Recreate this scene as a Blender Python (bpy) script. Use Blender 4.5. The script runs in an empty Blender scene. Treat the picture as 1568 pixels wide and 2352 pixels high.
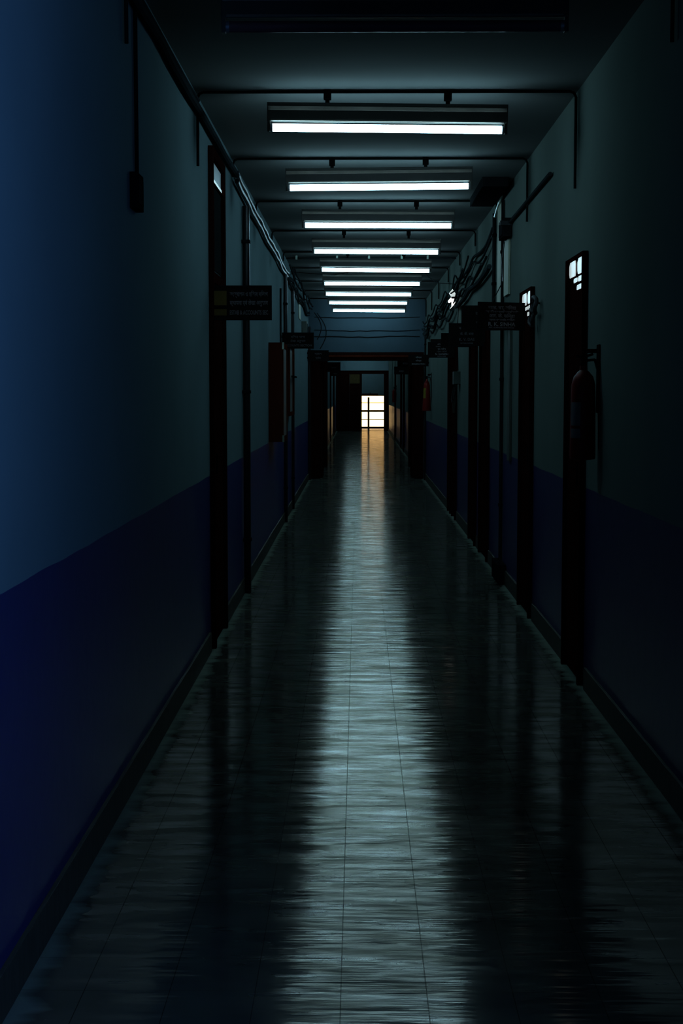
import bpy, bmesh, math, random
from mathutils import Vector, Matrix

random.seed(7)
S = bpy.context.scene
C = S.collection
PI = math.pi

WL, WR = -0.86, 1.15          # inner faces of the two long walls
ZC = 3.075                    # ceiling
Y0, YP, YF, YE = -1.6, 25.6, 56.7, 59.3   # back wall, partition, far partition, end wall

# ------------------------------------------------------------------ view
S.view_settings.view_transform = 'Standard'
S.view_settings.look = 'None'
S.view_settings.exposure = 0.0
S.view_settings.gamma = 1.0
S.view_settings.use_curve_mapping = False
S.cycles.use_denoising = True
S.cycles.max_bounces = 5
S.cycles.diffuse_bounces = 3
S.cycles.glossy_bounces = 4
S.cycles.sample_clamp_indirect = 4.0
S.cycles.blur_glossy = 0.3
S.cycles.caustics_reflective = False
S.cycles.caustics_refractive = False

cam = bpy.data.cameras.new('camera')
cam.sensor_fit = 'VERTICAL'
cam.sensor_height = 36.0
cam.lens = 3400.0 / 2352.0 * 36.0
cam.clip_end = 300
co = bpy.data.objects.new('camera', cam)
C.objects.link(co)
_th = math.atan(276 / 3400)
_ps = math.atan(39 / 3400 * math.cos(_th))
co.location = (0, 0, 1.5)
co.rotation_euler = (PI / 2 - _th, 0, _ps)
S.camera = co


# ------------------------------------------------------------------ materials
def nodes(name):
    m = bpy.data.materials.new(name)
    m.use_nodes = True
    nt = m.node_tree
    return m, nt, nt.nodes['Principled BSDF']


def N(nt, t, **kw):
    n = nt.nodes.new(t)
    for k, v in kw.items():
        setattr(n, k, v)
    return n


def paint(name, col, rough=0.6, var=0.15, scale=6.0, bump=0.0, spec=0.3, metal=0.0, stretch=(1, 1, 1)):
    """Plain paint / metal / wood with a little mottling."""
    m, nt, b = nodes(name)
    tc = N(nt, 'ShaderNodeTexCoord')
    mp = N(nt, 'ShaderNodeMapping')
    mp.inputs['Scale'].default_value = stretch
    nz = N(nt, 'ShaderNodeTexNoise')
    nz.inputs['Scale'].default_value = scale
    nz.inputs['Detail'].default_value = 4
    mx = N(nt, 'ShaderNodeMix', data_type='RGBA')
    mx.inputs['A'].default_value = (*[c * (1 - var) for c in col], 1)
    mx.inputs['B'].default_value = (*[min(1, c * (1 + var)) for c in col], 1)
    L = nt.links.new
    L(tc.outputs['Object'], mp.inputs['Vector'])
    L(mp.outputs['Vector'], nz.inputs['Vector'])
    L(nz.outputs['Fac'], mx.inputs['Factor'])
    L(mx.outputs['Result'], b.inputs['Base Color'])
    b.inputs['Roughness'].default_value = rough
    b.inputs['Metallic'].default_value = metal
    b.inputs['Specular IOR Level'].default_value = spec
    if bump:
        bp = N(nt, 'ShaderNodeBump')
        bp.inputs['Strength'].default_value = bump
        bp.inputs['Distance'].default_value = 0.01
        L(nz.outputs['Fac'], bp.inputs['Height'])
        L(bp.outputs['Normal'], b.inputs['Normal'])
    return m


def glow(name, col, strength, base=(0.8, 0.8, 0.8)):
    m, nt, b = nodes(name)
    b.inputs['Base Color'].default_value = (*base, 1)
    b.inputs['Roughness'].default_value = 0.3
    b.inputs['Emission Color'].default_value = (*col, 1)
    b.inputs['Emission Strength'].default_value = strength
    return m


def wall_material(name, upper, lower, split=1.015):
    """Two colours of paint: pale blue-green above the dado line, deep blue below, roller-wavy edge."""
    m, nt, b = nodes(name)
    L = nt.links.new
    tc = N(nt, 'ShaderNodeTexCoord')
    sep = N(nt, 'ShaderNodeSeparateXYZ')
    L(tc.outputs['Object'], sep.inputs['Vector'])
    wob = N(nt, 'ShaderNodeTexNoise')
    wob.inputs['Scale'].default_value = 2.5
    L(tc.outputs['Object'], wob.inputs['Vector'])
    ma = N(nt, 'ShaderNodeMath', operation='MULTIPLY_ADD')
    L(wob.outputs['Fac'], ma.inputs[0])
    ma.inputs[1].default_value = 0.012
    L(sep.outputs['Z'], ma.inputs[2])
    gt = N(nt, 'ShaderNodeMath', operation='GREATER_THAN')
    L(ma.outputs[0], gt.inputs[0])
    gt.inputs[1].default_value = split + 0.006
    nz = N(nt, 'ShaderNodeTexNoise')
    nz.inputs['Scale'].default_value = 1.6
    nz.inputs['Detail'].default_value = 5
    L(tc.outputs['Object'], nz.inputs['Vector'])
    mot = N(nt, 'ShaderNodeMapRange')
    mot.inputs['To Min'].default_value = 0.85
    mot.inputs['To Max'].default_value = 1.12
    L(nz.outputs['Fac'], mot.inputs['Value'])
    mx = N(nt, 'ShaderNodeMix', data_type='RGBA')
    mx.inputs['A'].default_value = (*lower, 1)
    mx.inputs['B'].default_value = (*upper, 1)
    L(gt.outputs[0], mx.inputs['Factor'])
    mul = N(nt, 'ShaderNodeMix', data_type='RGBA', blend_type='MULTIPLY')
    mul.inputs['Factor'].default_value = 1
    L(mx.outputs['Result'], mul.inputs['A'])
    L(mot.outputs['Result'], mul.inputs['B'])
    L(mul.outputs['Result'], b.inputs['Base Color'])
    ro = N(nt, 'ShaderNodeMapRange')
    ro.inputs['To Min'].default_value = 0.4
    ro.inputs['To Max'].default_value = 0.9
    L(gt.outputs[0], ro.inputs['Value'])
    L(ro.outputs['Result'], b.inputs['Roughness'])
    sp = N(nt, 'ShaderNodeMapRange')          # gloss enamel below, matt distemper above
    sp.inputs['To Min'].default_value = 0.14
    sp.inputs['To Max'].default_value = 0.0
    L(gt.outputs[0], sp.inputs['Value'])
    L(sp.outputs['Result'], b.inputs['Specular IOR Level'])
    fine = N(nt, 'ShaderNodeTexNoise')
    fine.inputs['Scale'].default_value = 9
    fine.inputs['Detail'].default_value = 3
    L(tc.outputs['Object'], fine.inputs['Vector'])
    bp = N(nt, 'ShaderNodeBump')
    bp.inputs['Strength'].default_value = 0.15
    bp.inputs['Distance'].default_value = 0.01
    L(fine.outputs['Fac'], bp.inputs['Height'])
    L(bp.outputs['Normal'], b.inputs['Normal'])
    return m


def floor_material():
    """Waxed stone tiles: dark, glossy, rippled across the corridor, dusty along the walls."""
    m, nt, b = nodes('waxed stone floor')
    L = nt.links.new
    tc = N(nt, 'ShaderNodeTexCoord')
    sep = N(nt, 'ShaderNodeSeparateXYZ')
    L(tc.outputs['Object'], sep.inputs['Vector'])
    # tile joints
    TILE = 0.215

    def joint(axis, off, w):
        a = N(nt, 'ShaderNodeMath', operation='ADD')
        L(sep.outputs[axis], a.inputs[0])
        a.inputs[1].default_value = off
        d = N(nt, 'ShaderNodeMath', operation='DIVIDE')
        L(a.outputs[0], d.inputs[0])
        d.inputs[1].default_value = TILE
        f = N(nt, 'ShaderNodeMath', operation='FRACT')
        L(d.outputs[0], f.inputs[0])
        c = N(nt, 'ShaderNodeMath', operation='LESS_THAN')
        L(f.outputs[0], c.inputs[0])
        c.inputs[1].default_value = w
        return c
    jx = joint('X', 0.044, 0.011)
    jy = joint('Y', 0.05, 0.006)
    jj = N(nt, 'ShaderNodeMath', operation='MAXIMUM')
    L(jx.outputs[0], jj.inputs[0])
    L(jy.outputs[0], jj.inputs[1])
    # ripples, long across the corridor and short along it
    mp = N(nt, 'ShaderNodeMapping')
    mp.inputs['Scale'].default_value = (1.0, 9.0, 1)
    L(tc.outputs['Object'], mp.inputs['Vector'])
    n1 = N(nt, 'ShaderNodeTexNoise')
    n1.inputs['Scale'].default_value = 1.0
    n1.inputs['Detail'].default_value = 3
    n1.inputs['Roughness'].default_value = 0.5
    L(mp.outputs['Vector'], n1.inputs['Vector'])
    mp3 = N(nt, 'ShaderNodeMapping')
    mp3.inputs['Scale'].default_value = (2.2, 34.0, 1)
    L(tc.outputs['Object'], mp3.inputs['Vector'])
    n3 = N(nt, 'ShaderNodeTexNoise')
    n3.inputs['Scale'].default_value = 1.0
    n3.inputs['Detail'].default_value = 2
    L(mp3.outputs['Vector'], n3.inputs['Vector'])
    mp4 = N(nt, 'ShaderNodeMapping')
    mp4.inputs['Scale'].default_value = (3.2, 13.0, 1)
    L(tc.outputs['Object'], mp4.inputs['Vector'])
    n4 = N(nt, 'ShaderNodeTexNoise')
    n4.inputs['Scale'].default_value = 1.0
    n4.inputs['Detail'].default_value = 5
    n4.inputs['Roughness'].default_value = 0.6
    L(mp4.outputs['Vector'], n4.inputs['Vector'])
    hh = N(nt, 'ShaderNodeMath', operation='MULTIPLY_ADD')
    L(n3.outputs['Fac'], hh.inputs[0])
    hh.inputs[1].default_value = 0.22
    L(n1.outputs['Fac'], hh.inputs[2])
    n2 = N(nt, 'ShaderNodeTexNoise')
    n2.inputs['Scale'].default_value = 3.0
    n2.inputs['Detail'].default_value = 5
    L(tc.outputs['Object'], n2.inputs['Vector'])
    # stone colour, each patch a little different
    cr = N(nt, 'ShaderNodeValToRGB')
    cr.color_ramp.elements[0].position = 0.3
    cr.color_ramp.elements[0].color = (0.030, 0.036, 0.032, 1)
    cr.color_ramp.elements[1].position = 0.75
    cr.color_ramp.elements[1].color = (0.062, 0.064, 0.050, 1)
    L(n2.outputs['Fac'], cr.inputs['Fac'])
    # dust along both walls
    mid = N(nt, 'ShaderNodeMath', operation='SUBTRACT')
    L(sep.outputs['X'], mid.inputs[0])
    mid.inputs[1].default_value = (WL + WR) / 2
    ab = N(nt, 'ShaderNodeMath', operation='ABSOLUTE')
    L(mid.outputs[0], ab.inputs[0])
    wd = N(nt, 'ShaderNodeMath', operation='MULTIPLY_ADD')
    L(n1.outputs['Fac'], wd.inputs[0])
    wd.inputs[1].default_value = 0.16
    L(ab.outputs[0], wd.inputs[2])
    dust = N(nt, 'ShaderNodeMapRange')
    dust.inputs['From Min'].default_value = 1.01
    dust.inputs['From Max'].default_value = 1.06
    L(wd.outputs[0], dust.inputs['Value'])
    m1 = N(nt, 'ShaderNodeMix', data_type='RGBA')
    L(dust.outputs['Result'], m1.inputs['Factor'])
    L(cr.outputs['Color'], m1.inputs['A'])
    m1.inputs['B'].default_value = (0.16, 0.19, 0.15, 1)
    m2 = N(nt, 'ShaderNodeMix', data_type='RGBA')
    L(jj.outputs[0], m2.inputs['Factor'])
    L(m1.outputs['Result'], m2.inputs['A'])
    m2.inputs['B'].default_value = (0.012, 0.012, 0.012, 1)
    # gloss: worn wax
    ro = N(nt, 'ShaderNodeMapRange')
    ro.inputs['From Min'].default_value = 0.3
    ro.inputs['From Max'].default_value = 0.7
    ro.inputs['To Min'].default_value = 0.09
    ro.inputs['To Max'].default_value = 0.14
    L(n1.outputs['Fac'], ro.inputs['Value'])
    r2 = N(nt, 'ShaderNodeMath', operation='MULTIPLY_ADD')
    L(jj.outputs[0], r2.inputs[0])
    r2.inputs[1].default_value = 0.1
    L(ro.outputs['Result'], r2.inputs[2])
    bp = N(nt, 'ShaderNodeBump')
    bp.inputs['Strength'].default_value = 1.0
    bp.inputs['Distance'].default_value = 0.006
    L(hh.outputs[0], bp.inputs['Height'])
    # worn wax: reflects more at a glance, but never like a mirror
    df = N(nt, 'ShaderNodeBsdfDiffuse')
    L(m2.outputs['Result'], df.inputs['Color'])
    gl = N(nt, 'ShaderNodeBsdfAnisotropic')
    gl.inputs['Color'].default_value = (1.0, 0.90, 0.80, 1)
    tint = N(nt, 'ShaderNodeMix', data_type='RGBA')
    L(n4.outputs['Fac'], tint.inputs['Factor'])
    tint.inputs['A'].default_value = (1.0, 0.84, 0.56, 1)
    tint.inputs['B'].default_value = (0.96, 0.93, 0.96, 1)
    L(tint.outputs['Result'], gl.inputs['Color'])
    L(r2.outputs[0], gl.inputs['Roughness'])
    L(bp.outputs['Normal'], gl.inputs['Normal'])
    fr = N(nt, 'ShaderNodeFresnel')
    fr.inputs['IOR'].default_value = 1.38
    cap = N(nt, 'ShaderNodeMath', operation='MINIMUM')
    L(fr.outputs[0], cap.inputs[0])
    cap.inputs[1].default_value = 0.23
    wax = N(nt, 'ShaderNodeMapRange')
    wax.inputs['From Min'].default_value = 0.32
    wax.inputs['From Max'].default_value = 0.68
    wax.inputs['To Min'].default_value = 0.28
    wax.inputs['To Max'].default_value = 1.15
    L(n4.outputs['Fac'], wax.inputs['Value'])
    fc = N(nt, 'ShaderNodeMath', operation='MULTIPLY')
    L(cap.outputs[0], fc.inputs[0])
    L(wax.outputs['Result'], fc.inputs[1])
    nj = N(nt, 'ShaderNodeMath', operation='MULTIPLY_ADD')
    L(jj.outputs[0], nj.inputs[0])
    nj.inputs[1].default_value = -0.75
    nj.inputs[2].default_value = 1.0
    fj = N(nt, 'ShaderNodeMath', operation='MULTIPLY')
    L(fc.outputs[0], fj.inputs[0])
    L(nj.outputs[0], fj.inputs[1])
    ms = N(nt, 'ShaderNodeMixShader')
    L(fj.outputs[0], ms.inputs[0])
    L(df.outputs[0], ms.inputs[1])
    L(gl.outputs[0], ms.inputs[2])
    L(ms.outputs[0], nt.nodes['Material Output'].inputs['Surface'])
    nt.nodes.remove(b)
    return m


M = {}
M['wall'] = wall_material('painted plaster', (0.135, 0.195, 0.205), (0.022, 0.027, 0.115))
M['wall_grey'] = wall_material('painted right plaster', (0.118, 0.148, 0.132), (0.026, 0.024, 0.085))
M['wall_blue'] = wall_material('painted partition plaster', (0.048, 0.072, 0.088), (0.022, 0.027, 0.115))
M['ceiling'] = paint('whitewashed ceiling', (0.125, 0.130, 0.125), rough=0.9, spec=0.0, var=0.12, scale=1.5, bump=0.1)
M['floor'] = floor_material()
M['skirting'] = paint('stone skirting', (0.045, 0.045, 0.035), rough=0.7, spec=0.1, var=0.5, scale=14, stretch=(1, 3, 0.6))
M['dark_wood'] = paint('dark red-brown wood', (0.018, 0.0045, 0.0035), rough=0.8, spec=0.0, var=0.35, scale=5, stretch=(6, 6, 0.6))
M['red_wood'] = paint('red-brown varnished board', (0.06, 0.012, 0.006), rough=0.8, spec=0.0, var=0.3, scale=5, stretch=(6, 6, 0.6))
M['pale_wood'] = paint('pale raw timber', (0.30, 0.31, 0.22), rough=0.7, var=0.3, scale=6, stretch=(4, 4, 0.7))
M['black_pipe'] = paint('black enamel pipe', (0.008, 0.008, 0.009), rough=0.3, var=0.2, spec=0.15)
M['conduit'] = paint('grey conduit', (0.014, 0.016, 0.017), rough=0.6, spec=0.0, var=0.2)
M['cable'] = paint('black cable sheath', (0.010, 0.011, 0.012), rough=0.4, var=0.3, spec=0.05)
M['cable_matt'] = paint('dull black cable sheath', (0.022, 0.028, 0.030), rough=0.65, var=0.3, spec=0.0)
M['housing'] = paint('dusty brown lamp housing', (0.055, 0.05, 0.042), rough=0.4, var=0.25, spec=0.4)
M['lip'] = paint('pale lamp housing lip', (0.24, 0.20, 0.16), rough=0.35, var=0.3, scale=12)
M['bracket'] = paint('dark iron bracket', (0.008, 0.008, 0.009), rough=0.7, spec=0.0)
M['cap'] = paint('aluminium tube cap', (0.4, 0.42, 0.45), rough=0.35, metal=0.7)
M['tube'] = glow('lit fluorescent tube', (0.42, 0.80, 1.0), 22.0)
M['dead_tube'] = paint('unlit fluorescent tube', (0.16, 0.075, 0.085), rough=0.3, var=0.05, spec=0.15)
M['board'] = paint('near-black sign board', (0.009, 0.007, 0.0065), rough=0.7, spec=0.0, var=0.2)
M['letters'] = paint('faded white lettering', (0.11, 0.10, 0.11), spec=0.0, rough=0.7, var=0.3, scale=40)
M['letters_bright'] = paint('white lettering', (0.19, 0.18, 0.19), spec=0.0, rough=0.7, var=0.3, scale=40)
M['paper'] = paint('yellowed paper', (0.085, 0.055, 0.018), spec=0.0, rough=0.8, var=0.15, scale=10)
M['poster'] = paint('ochre poster', (0.07, 0.045, 0.010), rough=0.8, var=0.4, scale=9)
M['red_can'] = paint('red extinguisher enamel', (0.16, 0.008, 0.005), rough=0.45, var=0.15, spec=0.15)
M['can_label'] = paint('white extinguisher label', (0.17, 0.155, 0.16), spec=0.0, rough=0.8)
M['yellow_label'] = paint('yellow extinguisher label', (0.20, 0.15, 0.01), rough=0.6)
M['black_rubber'] = paint('black rubber', (0.01, 0.01, 0.011), rough=0.6)
M['meter'] = paint('grey-green enamel box', (0.05, 0.06, 0.05), rough=0.5)
M['notice'] = paint('pinned papers behind glass', (0.10, 0.10, 0.09), rough=0.5, var=0.8, scale=9)
M['silver_trim'] = paint('aluminium trim', (0.35, 0.42, 0.34), rough=0.35, metal=0.3)
M['glass_lit'] = glow('daylit transom glass', (0.72, 0.80, 0.78), 0.55)
M['glass_edge_glint'] = glow('glowing glint on glass edge', (0.62, 0.88, 0.92), 0.62)  # emission imitates the bright reflected line under the pale strip
M['glass_reflection'] = glow('transom glass with glowing reflection', (0.30, 0.55, 0.68), 0.11, base=(0.05, 0.08, 0.09))  # weak glow stands in for a reflection on the left transom pane
M['glass_dark'] = paint('dark window glass', (0.012, 0.016, 0.016), rough=0.5, spec=0.0)
M['shade_hot'] = glow('bright lamp glass', (1.0, 0.98, 0.93), 3.0)
M['shade_soft'] = glow('frosted lamp glass', (0.78, 0.88, 0.84), 0.70)
M['iron'] = paint('dark green iron', (0.006, 0.012, 0.008), rough=0.5)
M['facade'] = paint('sunlit cream render', (0.80, 0.70, 0.50), rough=0.9, var=0.06, scale=0.6)
M['ground'] = paint('pale concrete ground', (0.70, 0.58, 0.38), rough=0.9, var=0.1, scale=1)


# ------------------------------------------------------------------ mesh builder
class MB:
    def __init__(self):
        self.bm = bmesh.new()

    def box(self, a, b, bevel=0.0):
        a, b = Vector(a), Vector(b)
        lo = Vector([min(p, q) for p, q in zip(a, b)])
        hi = Vector([max(p, q) for p, q in zip(a, b)])
        r = bmesh.ops.create_cube(self.bm, size=1)
        vs = r['verts']
        for v in vs:
            v.co = Vector([(lo[i] + hi[i]) / 2 + v.co[i] * (hi[i] - lo[i]) for i in range(3)])
        if bevel:
            es = list({e for v in vs for e in v.link_edges})
            bmesh.ops.bevel(self.bm, geom=es, offset=bevel, segments=2, affect='EDGES', profile=0.7)
        return self

    def tube(self, pts, r, n=10, cap=True):
        pts = [Vector(p) for p in pts]
        rings = []
        up = None
        for i, p in enumerate(pts):
            t = (pts[min(i + 1, len(pts) - 1)] - pts[max(i - 1, 0)]).normalized()
            if up is None:
                up = Vector((0, 0, 1)) if abs(t.z) < 0.9 else Vector((1, 0, 0))
            s = t.cross(up)
            if s.length < 1e-4:
                s = t.orthogonal()
            s.normalize()
            up = s.cross(t).normalized()
            rr = r[i] if isinstance(r, (list, tuple)) else r
            rings.append([self.bm.verts.new(p + (s * math.cos(2 * PI * k / n) + up * math.sin(2 * PI * k / n)) * rr) for k in range(n)])
        for a, b in zip(rings, rings[1:]):
            for k in range(n):
                self.bm.faces.new((a[k], a[(k + 1) % n], b[(k + 1) % n], b[k]))
        if cap:
            self.bm.faces.new(rings[0][::-1])
            self.bm.faces.new(rings[-1])
        return self

    def lathe(self, prof, c, n=24):
        """prof: (radius, z) pairs about the vertical through c."""
        c = Vector(c)
        rings = [[self.bm.verts.new(c + Vector((r * math.cos(2 * PI * k / n), r * math.sin(2 * PI * k / n), z))) for k in range(n)] for r, z in prof]
        for a, b in zip(rings, rings[1:]):
            for k in range(n):
                self.bm.faces.new((a[k], a[(k + 1) % n], b[(k + 1) % n], b[k]))
        self.bm.faces.new(rings[0][::-1])
        self.bm.faces.new(rings[-1])
        return self

    def prism(self, poly, x0, x1, axis=0):
        """poly: 2-D outline in the two other axes, extruded along axis from x0 to x1."""
        def at(p, h):
            v = [0, 0, 0]
            o = [i for i in range(3) if i != axis]
            v[axis] = h
            v[o[0]], v[o[1]] = p
            return Vector(v)
        A = [self.bm.verts.new(at(p, x0)) for p in poly]
        B = [self.bm.verts.new(at(p, x1)) for p in poly]
        n = len(poly)
        self.bm.faces.new(A[::-1])
        self.bm.faces.new(B)
        for k in range(n):
            self.bm.faces.new((A[k], A[(k + 1) % n], B[(k + 1) % n], B[k]))
        return self

    def build(self, name, mat, parent=None, smooth=False, off=(0, 0, 0)):
        bmesh.ops.recalc_face_normals(self.bm, faces=self.bm.faces[:])
        if any(off):
            bmesh.ops.translate(self.bm, verts=self.bm.verts[:], vec=-Vector(off))
        me = bpy.data.meshes.new(name)
        self.bm.to_mesh(me)
        self.bm.free()
        if smooth:
            for p in me.polygons:
                p.use_smooth = True
            me.set_sharp_from_angle(angle=math.radians(40))
        me.materials.append(mat)
        o = bpy.data.objects.new(name, me)
        C.objects.link(o)
        if parent is not None:
            o.parent = parent
        elif any(off):
            o.location = off
        return o


def tag(o, label, cat, group=None, kind=None):
    o['label'] = label
    o['category'] = cat
    if group:
        o['group'] = group
    if kind:
        o['kind'] = kind
    return o


def thing(name, label, cat, loc=(0, 0, 0), group=None, kind=None):
    o = bpy.data.objects.new(name, None)
    o.empty_display_size = 0.1
    C.objects.link(o)
    o.location = loc
    return tag(o, label, cat, group, kind)


def dup(root, loc, label, group=None):
    r = root.copy()
    C.objects.link(r)
    r.location = loc
    r['label'] = label
    if group:
        r['group'] = group
    for ch in list(root.children):
        c = ch.copy()
        C.objects.link(c)
        c.parent = r
        for g in ch.children:
            d = g.copy()
            C.objects.link(d)
            d.parent = c
    return r


def box_obj(name, a, b, mat, parent=None, bevel=0.0):
    return MB().box(a, b, bevel).build(name, mat, parent)


# ------------------------------------------------------------------ the corridor shell
T = 0.3
tag(box_obj('floor', (WL - T, Y0 - T, -0.2), (WR + T, YE + 0.25, 0), M['floor']),
    'waxed dark stone tile floor running the length of the corridor', 'floor', kind='structure')
tag(box_obj('ceiling', (WL - T, Y0 - T, ZC), (WR + T, YE + 0.25, ZC + 0.25), M['ceiling']),
    'pale grey-blue plaster ceiling over the corridor', 'ceiling', kind='structure')
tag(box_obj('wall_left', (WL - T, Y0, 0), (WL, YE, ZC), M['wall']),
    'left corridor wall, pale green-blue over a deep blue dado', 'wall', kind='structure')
DW0, DW1, DWL, DWH = 1.00, 2.00, 1.45, 2.85     # open window in the right wall beside the viewer, out of frame
wr = MB()
wr.box((WR, Y0, 0), (WR + T, DW0, ZC)).box((WR, DW1, 0), (WR + T, YE, ZC)).box((WR, DW0, DWH), (WR + T, DW1, ZC)).box((WR, DW0, 0), (WR + T, DW1, DWL))
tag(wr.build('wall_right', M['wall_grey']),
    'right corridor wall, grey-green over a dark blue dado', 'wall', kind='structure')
tag(box_obj('wall_back', (WL - T, Y0 - T, 0), (WR + T, Y0, ZC), M['wall']),
    'wall closing the corridor behind the viewer', 'wall', kind='structure')
# plaster over the doors of the partition
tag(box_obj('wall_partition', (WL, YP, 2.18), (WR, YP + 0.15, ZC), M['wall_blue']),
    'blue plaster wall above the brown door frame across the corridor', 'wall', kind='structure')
tag(box_obj('wall_far', (WL, YF, 2.31), (WR, YF + 0.15, ZC), M['wall']),
    'small blue plaster strip above the farthest door frame', 'wall', kind='structure')
we = MB()
we.box((WL - T, YE, 1.34), (WR + T, YE + 0.25, ZC)).box((WL - T, YE, 0), (0.10, YE + 0.25, 1.34)).box((1.03, YE, 0), (WR + T, YE + 0.25, 1.34))
tag(we.build('wall_end', M['wall']), 'teal end wall above the bright barred opening', 'wall', kind='structure')

wf = MB()
wf.box((WR + .12, DW0, DWL), (WR + .17, DW0 + .05, DWH)).box((WR + .12, DW1 - .05, DWL), (WR + .17, DW1, DWH))
wf.box((WR + .12, DW0 + .05, DWL), (WR + .17, DW1 - .05, DWL + .05)).box((WR + .12, DW0 + .05, DWH - .05), (WR + .17, DW1 - .05, DWH))
tag(wf.build('window_1', M['dark_wood']), 'open wooden window frame in the right wall beside the viewer', 'window', kind='structure')

bl = MB()
for a, b in ((Y0, 8.46), (9.44, 25.55), (30.0, 56.6)):
    bl.box((WL, a, 0), (WL + 0.014, b, 0.115), 0.003)
tag(bl.build('baseboard_left', M['skirting']), 'worn stone skirting along the foot of the left wall', 'skirting', kind='structure')
br = MB()
for a, b in ((Y0, 7.40), (8.12, 9.66), (10.44, 12.95), (13.9, 14.3), (15.2, 17.2), (18.8, 25.55), (30.0, 56.6)):
    br.box((WR - 0.014, a, 0), (WR, b, 0.115), 0.003)
tag(br.build('baseboard_right', M['skirting']), 'worn stone skirting along the foot of the right wall', 'skirting', kind='structure')


# ------------------------------------------------------------------ doors in the side walls
def door(n, side, y0, y1, top, label, transom=None, frame=0.055, proud=0.03, handle=True, head=None):
    """A closed door: frame on the wall face, leaf just proud of the wall, with panels."""
    x = WL if side < 0 else WR
    s = 1 if side < 0 else -1
    d = thing('door_%d' % n, label, 'door', (x, (y0 + y1) / 2, 0), kind='structure')
    o = Vector(d.location)

    def bx(mb, xa, xb, ya, yb, za, zb, bv=0.0):
        mb.box((x + s * xa, ya, za), (x + s * xb, yb, zb), bv)
    head = head or frame
    f = MB()
    bx(f, 0.001, proud, y0, y0 + frame, 0, top, .003)
    bx(f, 0.001, proud, y1 - frame, y1, 0, top, .003)
    bx(f, 0.001, proud, y0 + frame, y1 - frame, top - head, top, min(.003, head / 3))
    if transom:
        bx(f, 0.001, proud, y0 + frame, y1 - frame, transom - 0.03, transom + 0.03, .003)
    f.build('door_frame', M['dark_wood'], d, off=o)
    lt = (transom - 0.03) if transom else top - head
    lf = MB()
    bx(lf, 0.001, 0.008, y0 + frame, y1 - frame, 0.01, lt)
    ya, yb = y0 + frame, y1 - frame
    for za, zb in ((0.15, 0.95), (1.1, lt - 0.12)):
        bx(lf, 0.008, 0.014, ya + 0.1, yb - 0.1, za, zb, .004)
    lf.build('door_leaf', M['dark_wood'], d, off=o)
    if handle:
        h = MB()
        h.tube([(x + s * 0.008, y0 + frame + 0.05, 1.02), (x + s * 0.03, y0 + frame + 0.05, 1.02), (x + s * 0.03, y0 + frame + 0.05, 1.14), (x + s * 0.008, y0 + frame + 0.05, 1.14)], 0.005, 6)
        h.build('handle', M['bracket'], d, True, off=o)
    return d, o


# near left door with a tall transom light
d, o = door(1, -1, 8.56, 9.36, 2.90, 'tall dark door with a glazed transom beside the first left-hand sign', transom=2.16)
box_obj('transom_glass', (WL + .002 - o.x, 8.62 - o.y, 2.22), (WL + .006 - o.x, 9.30 - o.y, 2.70), M['glass_dark'], d)
g = box_obj('transom_glass', (WL + .002 - o.x, 8.62 - o.y, 2.745), (WL + .006 - o.x, 9.30 - o.y, 2.845), M['glass_reflection'], d)
g['label'] = 'pale glowing strip of imitated reflection at the top of the transom'
g = box_obj('transom_glass', (WL + .002 - o.x, 8.62 - o.y, 2.715), (WL + .011 - o.x, 9.30 - o.y, 2.743), M['glass_edge_glint'], d)
g['label'] = 'glowing glint along the lower edge of the transom glass'
tm = MB().box((WL + .003, 8.56, 2.705), (WL + .02, 9.36, 2.714)).build('transom_bar', M['dark_wood'], d, off=o)

# near right door, the extinguisher hanging in front of it
def lit_gaps(d, o, y0, y1, top):
    g = MB()
    w = y1 - y0
    for a, b, z0, z1 in ((0.03, 0.42, -0.085, -0.005), (0.56, 0.97, -0.085, -0.005), (0.03, 0.36, -0.125, -0.098), (0.42, 0.66, -0.122, -0.100), (0.03, 0.45, -0.165, -0.14)):
        y_a, y_b = y0 + a * w, y0 + b * w
        c = min(0.02, (z1 - z0) / 3)
        poly = [(y_a + c, top + z0), (y_b - c, top + z0), (y_b, top + z0 + c), (y_b, top + z1 - c), (y_b - 1.6 * c, top + z1), (y_a + c, top + z1), (y_a, top + z1 - c), (y_a, top + z0 + c)]
        g.prism(poly, WR - 0.016, WR - 0.011)
    p = g.build('transom_glass', M['glass_lit'], d, off=o)
    p['label'] = 'pale daylight showing through gaps over the door'


d, o = door(2, 1, 7.50, 8.12, 2.205, 'dark door behind the near red extinguisher, daylight gaps at its top', frame=0.035, head=0.01)
lit_gaps(d, o, 7.54, 8.08, 2.192)
d, o = door(3, 1, 9.74, 10.42, 2.185, 'dark door at the first name sign on the right, small lit gaps at its top', frame=0.035, head=0.01)
lit_gaps(d, o, 9.78, 10.38, 2.172)
door(4, 1, 13.00, 13.86, 2.12, 'dark door at the second large sign on the right wall')
door(5, 1, 14.36, 15.16, 2.12, 'dark door close beyond the one at the large dark sign on the right')
door(6, 1, 17.28, 17.92, 2.08, 'narrow dark door under the lowest right-hand name sign')
door(7, 1, 18.20, 18.74, 2.08, 'narrow dark door right beyond the grey switch box')
for n, (s, y0, y1, t) in enumerate(((1, 36.8, 37.6, 2.1), (1, 39.2, 40.0, 2.1), (1, 45.4, 46.4, 2.1), (-1, 44.4, 45.3, 2.1), (-1, 50.0, 51.6, 2.1))):
    door(8 + n, s, y0, y1, t,
         ['dark door past the brown door frame, nearest of the far right row', 'second dark door past the brown door frame on the right',
          'dark door behind the farthest small extinguisher', 'dark door on the far left beyond the brown door frame',
          'wide dark door on the left just before the farthest partition'][n], handle=False)

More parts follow.
